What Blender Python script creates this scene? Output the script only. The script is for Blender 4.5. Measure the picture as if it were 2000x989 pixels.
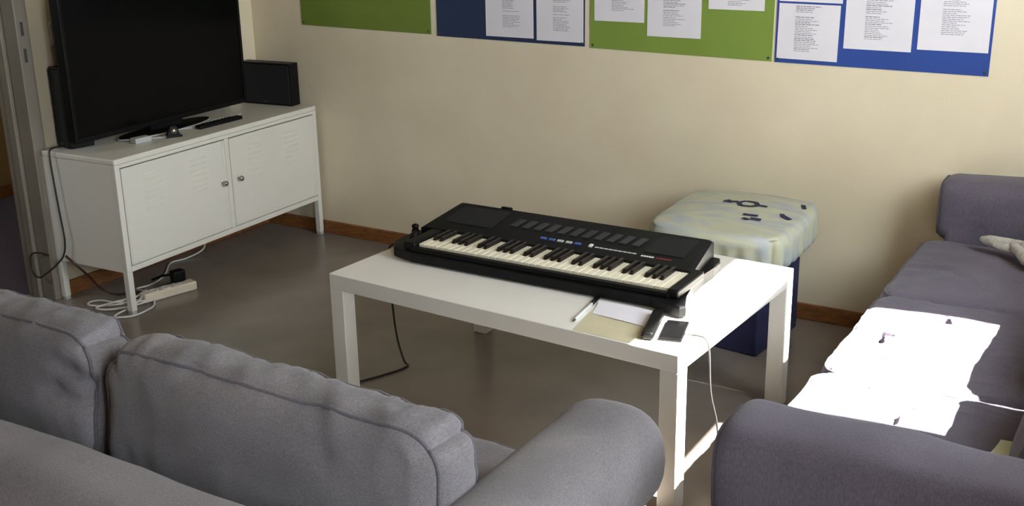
import bpy, bmesh, math, random
from mathutils import Vector, Matrix, noise

# ------------------------------------------------------------------ clean
for o in list(bpy.data.objects):
    bpy.data.objects.remove(o, do_unlink=True)
S = bpy.context.scene
C = S.collection
RND = random.Random(7)

# ------------------------------------------------------------------ camera
F_PX, CY_OFF = 2169.842, -41.793
PITCH, YAW, ROLL = 0.300, 0.551, -0.018
CAM = Vector((3.791, -3.875, 1.560))
fw = Vector((-math.sin(YAW)*math.cos(PITCH), math.cos(YAW)*math.cos(PITCH), -math.sin(PITCH)))
rt = Vector((math.cos(YAW), math.sin(YAW), 0))
up = rt.cross(fw)
c_, s_ = math.cos(ROLL), math.sin(ROLL)
rt2, up2 = rt*c_ + up*s_, up*c_ - rt*s_
cam_data = bpy.data.cameras.new('camera')
cam = bpy.data.objects.new('camera', cam_data); C.objects.link(cam)
m = Matrix((rt2, up2, -fw)).transposed().to_4x4(); m.translation = CAM
cam.matrix_world = m
cam_data.sensor_fit = 'HORIZONTAL'; cam_data.sensor_width = 36.0
cam_data.lens = 36.0*F_PX/2000.0
cam_data.shift_y = CY_OFF/2000.0
cam_data.clip_start = 0.02
S.camera = cam

# ------------------------------------------------------------------ light
SUN_SLOPE = 1.15          # height gained per metre towards the window
SUN_STRENGTH = 44.0
SKY_STRENGTH = 13.0
EXPOSURE = 0.93
w = bpy.data.worlds.new('sky'); S.world = w; w.use_nodes = True
nt = w.node_tree; nt.nodes.clear()
bg = nt.nodes.new('ShaderNodeBackground'); out = nt.nodes.new('ShaderNodeOutputWorld')
bg.inputs[0].default_value = (0.84, 0.93, 1.0, 1); bg.inputs[1].default_value = SKY_STRENGTH
nt.links.new(bg.outputs[0], out.inputs[0])
sl = bpy.data.lights.new('sun', 'SUN'); sl.energy = SUN_STRENGTH; sl.angle = math.radians(0.53)
sl.color = (1.0, 0.95, 0.88)
sun = bpy.data.objects.new('sun', sl); C.objects.link(sun)
sun.location = (6.5, -1.3, 4.2)
sun.rotation_euler = Vector((-1.0, -0.01, -SUN_SLOPE)).to_track_quat('-Z', 'Y').to_euler()
def portal(name, loc, rot, sx, sy):
    l = bpy.data.lights.new(name, 'AREA'); l.shape = 'RECTANGLE'; l.size = sx; l.size_y = sy
    l.cycles.is_portal = True
    o = bpy.data.objects.new(name, l); C.objects.link(o); o.location = loc; o.rotation_euler = rot
    return o
WIN1 = (-1.68, -0.68, 0.95, 2.33)          # y0,y1,z0,z1 in the right wall
WIN2 = (-3.90, -2.98, 0.95, 2.00)           # y0,y1,z0,z1 further along the right wall
RX, RY, RH = 4.12, -5.2, 2.65               # room: right wall x, front wall y, ceiling
portal('window_portal', (RX+0.02, (WIN1[0]+WIN1[1])/2, (WIN1[2]+WIN1[3])/2), (0, math.radians(90), 0), WIN1[3]-WIN1[2], WIN1[1]-WIN1[0])
portal('window_portal.001', (RX+0.02, (WIN2[0]+WIN2[1])/2, (WIN2[2]+WIN2[3])/2), (0, math.radians(90), 0), WIN2[3]-WIN2[2], WIN2[1]-WIN2[0])
vs = S.view_settings
vs.view_transform = 'Standard'; vs.look = 'None'; vs.gamma = 1.0; vs.exposure = EXPOSURE; vs.use_curve_mapping = False

# ------------------------------------------------------------------ materials
def lin(c):
    return tuple(((v/255.0)/12.92 if v/255.0 <= 0.04045 else ((v/255.0+0.055)/1.055)**2.4) for v in c)
MATS = {}
def mat(name, col, rough=0.6, col2=None, scale=8.0, bump=0.0, bscale=200.0, metal=0.0, spec=0.5, detail=4.0, sheen=0.0, stretch=None, coat=0.0):
    if name in MATS: return MATS[name]
    m = bpy.data.materials.new(name); m.use_nodes = True
    n = m.node_tree.nodes; L = m.node_tree.links
    b = n['Principled BSDF']
    b.inputs['Roughness'].default_value = rough
    b.inputs['Metallic'].default_value = metal
    b.inputs['Specular IOR Level'].default_value = spec
    b.inputs['Sheen Weight'].default_value = sheen
    b.inputs['Coat Weight'].default_value = coat
    tc = n.new('ShaderNodeTexCoord'); src = tc.outputs['Object']
    if stretch:
        mp = n.new('ShaderNodeMapping'); mp.inputs['Scale'].default_value = stretch
        L.new(src, mp.inputs[0]); src = mp.outputs[0]
    nz = n.new('ShaderNodeTexNoise'); nz.inputs['Scale'].default_value = scale; nz.inputs['Detail'].default_value = detail
    L.new(src, nz.inputs['Vector'])
    mx = n.new('ShaderNodeMix'); mx.data_type = 'RGBA'
    if col2 is None: col2 = tuple(min(255, v*0.94) for v in col)
    mx.inputs[6].default_value = (*lin(col), 1); mx.inputs[7].default_value = (*lin(col2), 1)
    rmp = n.new('ShaderNodeMapRange'); rmp.inputs[1].default_value = 0.35; rmp.inputs[2].default_value = 0.65
    L.new(nz.outputs[0], rmp.inputs[0]); L.new(rmp.outputs[0], mx.inputs[0])
    L.new(mx.outputs[2], b.inputs['Base Color'])
    if bump:
        n2 = n.new('ShaderNodeTexNoise'); n2.inputs['Scale'].default_value = bscale; n2.inputs['Detail'].default_value = 3
        L.new(src, n2.inputs['Vector'])
        bp = n.new('ShaderNodeBump'); bp.inputs['Strength'].default_value = bump; bp.inputs['Distance'].default_value = 0.002
        L.new(n2.outputs[0], bp.inputs['Height']); L.new(bp.outputs[0], b.inputs['Normal'])
    MATS[name] = m
    return m
def fabric_mat(name, col, col2, thread=900.0):
    m = mat(name, col, rough=0.92, col2=col2, scale=5.0, spec=0.15, sheen=0.12, detail=6)
    n = m.node_tree.nodes; L = m.node_tree.links; b = n['Principled BSDF']
    tc = n.new('ShaderNodeTexCoord')
    ck = n.new('ShaderNodeTexNoise'); ck.inputs['Scale'].default_value = thread*0.35; ck.inputs['Detail'].default_value = 2
    mp = n.new('ShaderNodeMapping'); mp.inputs['Scale'].default_value = (1, 1, 0.35)
    L.new(tc.outputs['Object'], mp.inputs[0]); L.new(mp.outputs[0], ck.inputs['Vector'])
    bp = n.new('ShaderNodeBump'); bp.inputs['Strength'].default_value = 0.5; bp.inputs['Distance'].default_value = 0.0015
    L.new(ck.outputs[0], bp.inputs['Height']); L.new(bp.outputs[0], b.inputs['Normal'])
    # fine melange threads over the mottling
    mix = n.new('ShaderNodeMix'); mix.data_type = 'RGBA'; mix.blend_type = 'MULTIPLY'; mix.inputs[0].default_value = 0.55
    old = b.inputs['Base Color'].links[0].from_socket
    cr = n.new('ShaderNodeMapRange'); cr.inputs[1].default_value = 0.3; cr.inputs[2].default_value = 0.7; cr.inputs[3].default_value = 0.65; cr.inputs[4].default_value = 1.25
    L.new(ck.outputs[0], cr.inputs[0])
    L.new(old, mix.inputs[6]); L.new(cr.outputs[0], mix.inputs[7]); L.new(mix.outputs[2], b.inputs['Base Color'])
    return m
M_wall = mat('cream_wall', (226, 214, 188), 0.85, (220, 207, 180), 3, bump=0.25, bscale=120)
M_ceil = mat('pine_ceiling', (150, 128, 98), 0.8, (138, 116, 86), 3)
M_floor = mat('grey_vinyl', (138, 128, 118), 0.26, (120, 113, 106), 2.2, bump=0.12, bscale=25, detail=7)
M_wood = mat('oak_skirting', (150, 98, 52), 0.5, (118, 72, 34), 6, stretch=(4, 4, 30), bump=0.1)
M_frame = mat('grey_door_paint', (130, 121, 108), 0.4, (122, 114, 101), 5)
M_hallwall = mat('ochre_wall', (170, 140, 90), 0.85)
M_hallfloor = mat('purple_grey_carpet', (92, 84, 100), 0.9, (82, 76, 90), 60, bump=0.3)
M_winframe = mat('white_window_paint', (235, 235, 230), 0.4)
M_white = mat('white_enamel', (226, 222, 212), 0.35, (222, 218, 208), 4)
M_lack = mat('white_foil', (232, 229, 222), 0.38, (228, 225, 218), 6)
M_sofa = fabric_mat('grey_fabric', (128, 123, 126), (112, 108, 111))
M_sofa_shade = fabric_mat('shaded_purple_grey_fabric', (98, 92, 104), (86, 80, 92))  # purplish copy of the grey cloth, darkened to stand in for shade
M_pipe_shade = fabric_mat('shaded_purple_grey_piping', (84, 79, 90), (76, 72, 82))  # piping darkened the same way for the right sofa's shade
M_pipe = fabric_mat('grey_piping', (104, 99, 105), (92, 88, 94))
M_black = mat('black_plastic', (11, 11, 13), 0.45, (9, 9, 10), 30, spec=0.2)
M_blacks = mat('satin_black', (15, 15, 18), 0.5, (12, 12, 14), 20, bump=0.15, bscale=400, spec=0.25)
M_screen = mat('dark_screen', (10, 10, 11), 0.22, (8, 8, 9), 4, spec=0.12)
M_grill = mat('black_grille_cloth', (20, 20, 24), 0.8, (14, 14, 17), 300)
M_steel = mat('brushed_steel', (190, 188, 184), 0.3, metal=1.0)
M_ivory = mat('ivory_key', (244, 236, 212), 0.3)
M_ebony = mat('ebony_key', (26, 21, 19), 0.35)
M_dgrey = mat('dark_grey_button', (54, 54, 57), 0.5)
M_lgrey = mat('light_grey_button', (190, 192, 190), 0.5)
M_blue = mat('blue_button', (70, 100, 170), 0.5)
M_red = mat('red_print', (150, 50, 48), 0.6)
M_print = mat('white_print', (225, 225, 222), 0.6)
M_green = mat('green_card', (126, 150, 62), 0.75, (120, 144, 58), 3)
M_green_shade = mat('shaded_green_card', (112, 132, 48), 0.75, (106, 126, 44), 3)  # copy of the green card, darkened for the weaker light at the left
M_navycard_shade = mat('shaded_blue_card', (32, 48, 84), 0.75, (28, 44, 78), 3)  # copy of the blue card with the left-hand light falloff in its colour
M_navycard = mat('blue_card', (38, 72, 150), 0.75, (34, 66, 140), 3)
M_paper = mat('white_paper', (228, 224, 232), 0.8, (222, 219, 226), 5)
M_ink = mat('grey_ink', (128, 124, 132), 0.8)
M_pin = mat('pin_head', (60, 66, 40), 0.4)
M_navy = mat('navy_cloth', (38, 40, 78), 0.85, (30, 32, 66), 20, bump=0.2)
M_cablew = mat('white_cable', (222, 216, 206), 0.5)
M_cableb = mat('black_cable', (38, 30, 26), 0.5)
M_plush = mat('white_plush', (184, 180, 172), 0.95, (156, 152, 145), 40, bump=0.6, bscale=300)
M_pale = mat('pale_paper', (196, 204, 178), 0.8)
M_beigepaper = mat('beige_paper', (204, 194, 164), 0.8, (194, 186, 156), 9)
M_foot = mat('dark_wood_foot', (60, 40, 28), 0.5)
def stool_mat():
    m = bpy.data.materials.new('printed_stool_cover'); m.use_nodes = True
    n = m.node_tree.nodes; L = m.node_tree.links; b = n['Principled BSDF']; b.inputs['Roughness'].default_value = 0.9
    tc = n.new('ShaderNodeTexCoord')
    mp = n.new('ShaderNodeMapping'); mp.inputs['Scale'].default_value = (1.0, 3.2, 1.5); mp.inputs['Rotation'].default_value = (0, 0, 0.25)
    L.new(tc.outputs['Object'], mp.inputs[0])
    nz = n.new('ShaderNodeTexNoise'); nz.inputs['Scale'].default_value = 3.2; nz.inputs['Detail'].default_value = 5; nz.inputs['Distortion'].default_value = 0.6
    L.new(mp.outputs[0], nz.inputs['Vector'])
    r = n.new('ShaderNodeValToRGB'); e = r.color_ramp.elements
    e[0].position = 0.28; e[0].color = (*lin((150, 156, 168)), 1)
    e[1].position = 0.75; e[1].color = (*lin((182, 166, 142)), 1)
    for p, c in ((0.42, (170, 174, 166)), (0.52, (184, 184, 156)), (0.62, (164, 170, 172))):
        x = e.new(p); x.color = (*lin(c), 1)
    L.new(nz.outputs[0], r.inputs[0]); L.new(r.outputs[0], b.inputs['Base Color'])
    n2 = n.new('ShaderNodeTexNoise'); n2.inputs['Scale'].default_value = 160
    L.new(tc.outputs['Object'], n2.inputs['Vector'])
    bp = n.new('ShaderNodeBump'); bp.inputs['Strength'].default_value = 0.3; bp.inputs['Distance'].default_value = 0.002
    L.new(n2.outputs[0], bp.inputs['Height']); L.new(bp.outputs[0], b.inputs['Normal'])
    return m
M_stool = stool_mat()
def glass_mat():
    m = bpy.data.materials.new('window_glass'); m.use_nodes = True
    n = m.node_tree.nodes; L = m.node_tree.links; n.clear()
    o = n.new('ShaderNodeOutputMaterial'); mx = n.new('ShaderNodeMixShader'); mx.inputs[0].default_value = 0.06
    t = n.new('ShaderNodeBsdfTransparent'); g = n.new('ShaderNodeBsdfGlossy'); g.inputs['Roughness'].default_value = 0.02
    L.new(t.outputs[0], mx.inputs[1]); L.new(g.outputs[0], mx.inputs[2]); L.new(mx.outputs[0], o.inputs[0])
    return m
M_glass = glass_mat()

# ------------------------------------------------------------------ helpers
def link(name, me, material=None, parent=None, smooth=False):
    o = bpy.data.objects.new(name, me); C.objects.link(o)
    if material is not None and not me.materials: me.materials.append(material)
    if parent is not None: o.parent = parent
    if smooth:
        for p in me.polygons: p.use_smooth = True
    return o
def fin(name, bm, material=None, parent=None, smooth=False):
    bmesh.ops.recalc_face_normals(bm, faces=bm.faces)
    me = bpy.data.meshes.new(name); bm.to_mesh(me); bm.free()
    return link(name, me, material, parent, smooth)
def tag(o, label=None, cat=None, group=None, kind=None):
    if label: o['label'] = label
    if cat: o['category'] = cat
    if group: o['group'] = group
    if kind: o['kind'] = kind
    return o
def thing(name, label, cat, loc=(0, 0, 0), rz=0.0, group=None):
    o = bpy.data.objects.new(name, None); C.objects.link(o); o.empty_display_size = 0.1
    o.location = loc; o.rotation_euler = (0, 0, rz)
    return tag(o, label, cat, group)
def bx(bm, x0, x1, y0, y1, z0, z1, bevel=0.0, seg=2):
    vs_ = [bm.verts.new(p) for p in ((x0,y0,z0),(x1,y0,z0),(x1,y1,z0),(x0,y1,z0),(x0,y0,z1),(x1,y0,z1),(x1,y1,z1),(x0,y1,z1))]
    fs = [bm.faces.new([vs_[i] for i in f]) for f in ((3,2,1,0),(4,5,6,7),(0,1,5,4),(1,2,6,5),(2,3,7,6),(3,0,4,7))]
    if bevel:
        es = list({e for f in fs for e in f.edges})
        bmesh.ops.bevel(bm, geom=es, offset=bevel, segments=seg, profile=0.5, affect='EDGES')
def box(name, x0, x1, y0, y1, z0, z1, material, parent=None, bevel=0.0, seg=2):
    bm = bmesh.new(); bx(bm, x0, x1, y0, y1, z0, z1, bevel, seg); return fin(name, bm, material, parent)
def prism(name, pts, z0, z1, material, parent=None, bevel=0.0, ztop=None):
    bm = bmesh.new()
    lo = [bm.verts.new((p[0], p[1], z0)) for p in pts]
    hi = [bm.verts.new((p[0], p[1], (ztop(p) if ztop else z1))) for p in pts]
    bm.faces.new(list(reversed(lo))); tf = bm.faces.new(hi)
    n = len(pts)
    for i in range(n): bm.faces.new((lo[i], lo[(i+1) % n], hi[(i+1) % n], hi[i]))
    if bevel: bmesh.ops.bevel(bm, geom=list(tf.edges), offset=bevel, segments=2, profile=0.5, affect='EDGES')
    return fin(name, bm, material, parent)
def smooth_path(pts, n=6, closed=False):
    P = [Vector(p) for p in pts]; out = []
    N = len(P)
    rng = range(N) if closed else range(N-1)
    for i in rng:
        if closed: p0, p1, p2, p3 = P[i-1], P[i], P[(i+1) % N], P[(i+2) % N]
        else: p0, p1, p2, p3 = P[max(i-1, 0)], P[i], P[i+1], P[min(i+2, N-1)]
        for k in range(n):
            t = k/n
            out.append(0.5*((2*p1)+(p2-p0)*t+(2*p0-5*p1+4*p2-p3)*t*t+(3*p1-p0-3*p2+p3)*t*t*t))
    if not closed: out.append(P[-1])
    return out
def tube(bm, path, r, seg=8, closed=False, radii=None):
    n = len(path); rings = []
    prev = None
    for i, p in enumerate(path):
        a = path[i-1] if (i > 0 or closed) else path[0]
        b = path[(i+1) % n] if (i < n-1 or closed) else path[-1]
        d = (b-a); d = d.normalized() if d.length > 1e-9 else Vector((0, 0, 1))
        if prev is None:
            ref = Vector((0, 0, 1)) if abs(d.z) < 0.9 else Vector((1, 0, 0))
            u = d.cross(ref).normalized()
        else:
            u = (prev - d*prev.dot(d)); u = u.normalized() if u.length > 1e-6 else d.orthogonal().normalized()
        prev = u; v = d.cross(u)
        rr = radii[i] if radii else r
        rings.append([bm.verts.new(p + (u*math.cos(2*math.pi*k/seg) + v*math.sin(2*math.pi*k/seg))*rr) for k in range(seg)])
    for i in range(n if closed else n-1):
        A, B = rings[i], rings[(i+1) % n]
        for k in range(seg): bm.faces.new((A[k], A[(k+1) % seg], B[(k+1) % seg], B[k]))
    if not closed:
        bm.faces.new(list(reversed(rings[0]))); bm.faces.new(rings[-1])
def tube_obj(name, pts, r, material, parent=None, n=6, seg=8, closed=False, raw=False):
    bm = bmesh.new(); tube(bm, [Vector(p) for p in pts] if raw else smooth_path(pts, n, closed), r, seg, closed)
    return fin(name, bm, material, parent, True)
def lathe(name, prof, material, parent=None, seg=24, axis='Z', loc=(0, 0, 0)):
    bm = bmesh.new(); rings = []
    for r, h in prof:
        ring = []
        for k in range(seg):
            a = 2*math.pi*k/seg; p = Vector((r*math.cos(a), r*math.sin(a), h))
            if axis == 'X': p = Vector((p.z, p.x, p.y))
            if axis == 'Y': p = Vector((p.y, p.z, p.x))
            ring.append(bm.verts.new(p + Vector(loc)))
        rings.append(ring)
    for A, B in zip(rings, rings[1:]):
        for k in range(seg): bm.faces.new((A[k], A[(k+1) % seg], B[(k+1) % seg], B[k]))
    bm.faces.new(list(reversed(rings[0]))); bm.faces.new(rings[-1])
    return fin(name, bm, material, parent, True)

# ------------------------------------------------------------------ the room
def struct(o): o['kind'] = 'structure'; return o
box_ = box
struct(box('floor', -0.01, RX, RY, 0.0, -0.1, 0.0, M_floor))
struct(box('ceiling', -0.2, RX+0.2, RY-0.2, 0.2, RH, RH+0.12, M_ceil))
struct(box('wall_back', -1.7, RX+0.2, 0.0, 0.2, -0.1, RH, M_wall))
DY0, DY1, DZ = -2.16, -1.255, 2.06           # door opening in the left wall
WT = 0.14
bm = bmesh.new()
bx(bm, -WT, 0, DY1+0.055, 0.0, -0.1, RH); bx(bm, -WT, 0, RY, DY0-0.055, -0.1, RH); bx(bm, -WT, 0, DY0-0.055, DY1+0.055, DZ+0.05, RH)
struct(fin('wall_left', bm, M_wall))
bm = bmesh.new()
bx(bm, RX, RX+0.2, RY, WIN2[0], -0.1, RH); bx(bm, RX, RX+0.2, WIN2[1], WIN1[0], -0.1, RH); bx(bm, RX, RX+0.2, WIN1[1], 0.0, -0.1, RH)
for (y0, y1, z0, z1) in (WIN1, WIN2):
    bx(bm, RX, RX+0.2, y0, y1, -0.1, z0); bx(bm, RX, RX+0.2, y0, y1, z1, RH)
struct(fin('wall_right', bm, M_wall))
bm = bmesh.new(); bx(bm, -0.2, RX+0.2, RY-0.2, RY, -0.1, RH)
struct(fin('wall_front', bm, mat('brown_panelling', (96, 76, 58), 0.7, (84, 66, 50), 4)))
struct(box('baseboard_back', 0.0, RX, -0.014, 0.0, 0.0, 0.062, M_wood, bevel=0.003))
struct(box('baseboard_left', 0.0, 0.014, DY1+0.06, -0.014, 0.0, 0.062, M_wood, bevel=0.003))
# windows: frame + pane
def window(name, cx, cy, cz, wdt, hgt, along, mullions):
    e = bpy.data.objects.new(name, None); C.objects.link(e); e.location = (cx, cy, cz); struct(e)
    if along == 'Y': e.rotation_euler = (0, 0, math.pi/2)
    t = 0.03
    bm = bmesh.new(); a, b = wdt/2, hgt/2
    bx(bm, -a, a, -0.03, 0.03, -b, -b+t); bx(bm, -a, a, -0.03, 0.03, b-t, b)
    bx(bm, -a, -a+t, -0.03, 0.03, -b+t, b-t); bx(bm, a-t, a, -0.03, 0.03, -b+t, b-t)
    for q in mullions: bx(bm, q-0.03, q+0.03, -0.03, 0.03, -b+t, b-t)
    fin('window_frame', bm, M_winframe, e)
    xs = [-a+t] + [v for q in mullions for v in (q-0.03, q+0.03)] + [a-t]
    for i in range(0, len(xs), 2): box('pane', xs[i], xs[i+1], -0.004, 0.004, -b+t, b-t, M_glass, e)
    box('window_sill', -a-0.0, a+0.0, 0.03, 0.05 if along == 'X' else 0.1, -b-0.0, -b+0.025, M_winframe, e)
    return e
y0, y1, z0, z1 = WIN1
w1 = window('window_1', RX+0.1, (y0+y1)/2, (z0+z1)/2, y1-y0, z1-z0, 'Y', [])
# unseen panel added to keep the sun off the far seat cushion
yc, zc = (y0+y1)/2, (z0+z1)/2
box('seat_sun_blocker', -0.945-yc, y1-yc-0.03, -0.02, 0.02, z0-zc+0.03, 1.71-zc, M_winframe, w1, 0.003)
box('floor_sun_blocker', -1.235-yc, -0.750-yc, -0.02, 0.02, 1.738-zc, 1.985-zc, M_winframe, w1, 0.003)  # unseen rail added to shade the floor under the table
for q in (-1.235, -0.750): box('blocker_bar', q-yc-0.004, q-yc+0.004, -0.02, 0.02, 1.74-zc if q < -1 else 1.71-zc, z1-zc-0.03, M_winframe, w1)  # bars added to hold the sun-blocking rail
y0, y1, z0, z1 = WIN2
window('window_2', RX+0.1, (y0+y1)/2, (z0+z1)/2, y1-y0, z1-z0, 'Y', [0.0])
# doorway with a grey steel frame
d1 = bpy.data.objects.new('door_1', None); C.objects.link(d1); struct(d1)
def jamb(ya, yb, name, zt=DZ):
    bm = bmesh.new(); bx(bm, -WT-0.015, 0.018, ya, yb, 0.0, zt, 0.004); return fin(name, bm, M_frame, d1)
jamb(DY1, DY1+0.055, 'door_jamb'); jamb(DY0-0.055, DY0, 'door_jamb')
bm = bmesh.new(); bx(bm, -WT-0.015, 0.018, DY0-0.055, DY1+0.055, DZ, DZ+0.055, 0.004); fin('door_head', bm, M_frame, d1)
bm = bmesh.new(); bx(bm, -0.100, -0.060, DY1-0.016, DY1+0.002, 0.0, DZ, 0.003); fin('door_stop', bm, M_frame, d1)
for zc in (0.985, 1.085):
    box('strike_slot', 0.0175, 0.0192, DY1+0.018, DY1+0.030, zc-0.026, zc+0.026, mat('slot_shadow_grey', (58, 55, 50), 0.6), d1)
# the next room seen past the door frame
struct(box('floor_hall', -1.62, -0.01, -3.2, 0.0, -0.1, -0.001, M_hallfloor))
struct(box('wall_hall', -1.75, -1.62, -3.2, 0.0, -0.1, RH, M_hallwall))
bm = bmesh.new()
bx(bm, -1.75, -1.45, -3.3, -3.2, -0.1, RH); bx(bm, -0.55, -WT, -3.3, -3.2, -0.1, RH); bx(bm, -1.45, -0.55, -3.3, -3.2, -0.1, 1.65); bx(bm, -1.45, -0.55, -3.3, -3.2, 2.0, RH)
struct(fin('wall_hall_end', bm, M_hallwall))
window('hall_fill_window', -1.0, -3.25, 1.825, 0.9, 0.35, 'X', [])  # unseen opening added to brighten the hall with sky light
portal('window_portal.002', (-1.0, -3.32, 1.825), (math.radians(90), 0, 0), 0.9, 0.35)
struct(box('baseboard_hall', -1.62, -1.606, -3.2, 0.0, -0.001, 0.065, M_wood))
struct(box('ceiling_hall', -1.75, -0.2, -3.3, 0.0, RH, RH+0.12, M_ceil))
struct(box('trim_1', -WT, 0.0, DY0, DY1, -0.02, 0.006, mat('steel_threshold', (110, 106, 100), 0.4), bevel=0.002))
# light switch
t = thing('light_switch', 'square white light switch on the wall beside the television', 'switch', (0.0, -1.06, 1.05))
box('cover_plate', 0.0, 0.010, -0.042, 0.042, -0.045, 0.045, M_white, t, 0.003)
box('rocker', 0.010, 0.016, -0.030, 0.030, -0.030, 0.030, M_winframe, t, 0.002)

# ------------------------------------------------------------------ posters with lyric sheets
def poster(name, label, x0, x1, zl, zr, material, y=-0.003):
    bm = bmesh.new(); H = 0.95
    a = [(x0, zl), (x1, zr), (x1+0.004, zr+H), (x0+0.004, zl+H)]
    N = 12; front = []
    f = [bm.verts.new((p[0], y, p[1])) for p in a]; b_ = [bm.verts.new((p[0], y+0.0022, p[1])) for p in a]
    bm.faces.new(f); bm.faces.new(list(reversed(b_)))
    for i in range(4): bm.faces.new((f[i], b_[i], b_[(i+1) % 4], f[(i+1) % 4]))
    o = tag(fin(name, bm, material), label, 'poster')
    for (px, pz) in ((x0+0.012, zl+0.012), (x1-0.012, zr+0.012)):
        bm = bmesh.new(); bmesh.ops.create_uvsphere(bm, u_segments=8, v_segments=5, radius=0.005)
        for v in bm.verts: v.co = Vector((v.co.x+px, v.co.y*0.5+y-0.001, v.co.z+pz))
        fin('pin', bm, M_pin, o, True)
    return o
poster('poster_board', 'green card poster nearest the television, without sheets along its bottom', 0.308, 1.027, 0.982, 0.974, M_green_shade)
poster('poster_board', 'shaded blue card poster between the two green ones', 1.058, 1.76, 0.969, 0.963, M_navycard_shade)
poster('poster_board', 'green card poster between the two blue ones', 1.783, 2.513, 0.960, 0.952, M_green)
poster('poster_board', 'bright blue card poster at the right end of the row', 2.523, 3.238, 0.951, 0.948, M_navycard)
def sheet(label, x0, zb, tilt=0.0, wdt=0.21, hgt=0.297, tx=0.35, tw=0.3, seed=1, zmin=0.12, ztop=0.95, heavy=False):
    """A4 lyric sheet on a poster with a ragged column of print"""
    R_ = random.Random(seed)
    e = bmesh.new()
    bx(e, 0, wdt, -0.0012, 0, 0, hgt)
    o = fin('lyric_sheet', e, M_paper); o.location = (x0, -0.0034, zb); o.rotation_euler = (0, tilt, 0)
    tag(o, label, 'paper')
    bm = bmesh.new(); z = hgt*ztop
    while z > hgt*zmin:
        if R_.random() < 0.16: z -= 0.006; continue
        x = wdt*tx; end = x + wdt*tw*R_.uniform(0.55, 1.15)
        hgt_l = 0.0026 if (heavy and R_.random() < 0.25) else 0.0018
        while x < end:
            wl = R_.uniform(0.006, 0.018)
            x2 = min(x+wl, end)
            v = [bm.verts.new(p) for p in ((x, -0.0015, z), (x2, -0.0015, z), (x2, -0.0015, z+hgt_l), (x, -0.0015, z+hgt_l))]
            bm.faces.new(v); x = x2+0.0022
        z -= 0.0062
    fin('printed_lines', bm, M_ink, o)['kind'] = 'stuff'
    return o
sheet('left of the two lyric sheets on the shaded blue poster', 1.305, 0.982, 0.0, 0.225, 0.297, 0.36, 0.34, 3)
sheet('right of the two lyric sheets on the shaded blue poster', 1.545, 0.977, 0.0, 0.21, 0.297, 0.36, 0.32, 4)
sheet('narrow lyric sheet at the left edge of the middle green poster', 1.803, 1.066, 0.0, 0.21, 0.297, 0.35, 0.4, 5)
sheet('lyric sheet hanging lowest on the middle green poster', 2.026, 1.018, 0.0, 0.215, 0.297, 0.30, 0.38, 6, heavy=True)
sheet('highest hanging lyric sheet on the middle green poster', 2.268, 1.128, 0.0, 0.21, 0.297, 0.35, 0.35, 7, zmin=0.05)
sheet('small whole lyric sheet hanging lowest on the bright blue poster', 2.530, 0.966, 0.01, 0.215, 0.193, 0.28, 0.36, 8, heavy=True)
sheet('sheet cut off by the top of the picture above the small lyric sheet', 2.532, 1.166, 0.01, 0.22, 0.12, 0.3, 0.4, 9)
sheet('middle lyric sheet of the three large ones on the bright blue poster', 2.764, 1.013, 0.004, 0.225, 0.297, 0.3, 0.35, 10, heavy=True)
sheet('lyric sheet at the right edge of the bright blue poster', 3.008, 1.023, 0.0, 0.222, 0.297, 0.32, 0.34, 11)

# ------------------------------------------------------------------ steel cabinet
CABR = 0.041; CABO = (0.020, -1.228, 0.0)    # near back corner
CL, CD, CH, CZ = 1.19, 0.40, 0.617, 0.170
cab = thing('steel_cabinet', 'low white steel cabinet with two doors carrying the television', 'cabinet', CABO, CABR)
# local: x depth (0 back .. CD front), y along length (0 near .. CL far)
P = 0.026
for (px, py) in ((0, 0), (CD-P, 0), (0, CL-P), (CD-P, CL-P)):
    bm = bmesh.new(); bx(bm, px, px+P, py, py+P, 0.012, CZ, 0.002); o = fin('leg', bm, M_white, cab)
    box('foot_cap', px+0.002, px+P-0.002, py+0.002, py+P-0.002, 0.0, 0.014, M_lgrey, o)
bm = bmesh.new()
bx(bm, 0.0, CD-0.02, 0.0, 0.014, CZ, CH-0.022); bx(bm, 0.0, CD-0.02, CL-0.014, CL, CZ, CH-0.022)
bx(bm, 0.0, 0.012, 0.014, CL-0.014, CZ, CH-0.022); bx(bm, 0.012, CD-0.02, 0.014, CL-0.014, CZ, CZ+0.014)
fin('carcass', bm, M_white, cab)
box('top_panel', -0.001, CD+0.001, -0.001, CL+0.001, CH-0.022, CH, M_white, cab, 0.005)
bm = bmesh.new()
bx(bm, CD-0.02, CD, 0.0, 0.024, CZ, CH-0.022, 0.002); bx(bm, CD-0.02, CD, CL-0.024, CL, CZ, CH-0.022, 0.002)
bx(bm, CD-0.02, CD, 0.024, CL-0.024, CZ, CZ+0.022, 0.002); bx(bm, CD-0.02, CD, 0.024, CL-0.024, CH-0.036, CH-0.022, 0.001)
bx(bm, CD-0.02, CD, CL/2-0.012, CL/2+0.012, CZ+0.022, CH-0.036, 0.002)
fin('front_frame', bm, M_white, cab)
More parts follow.
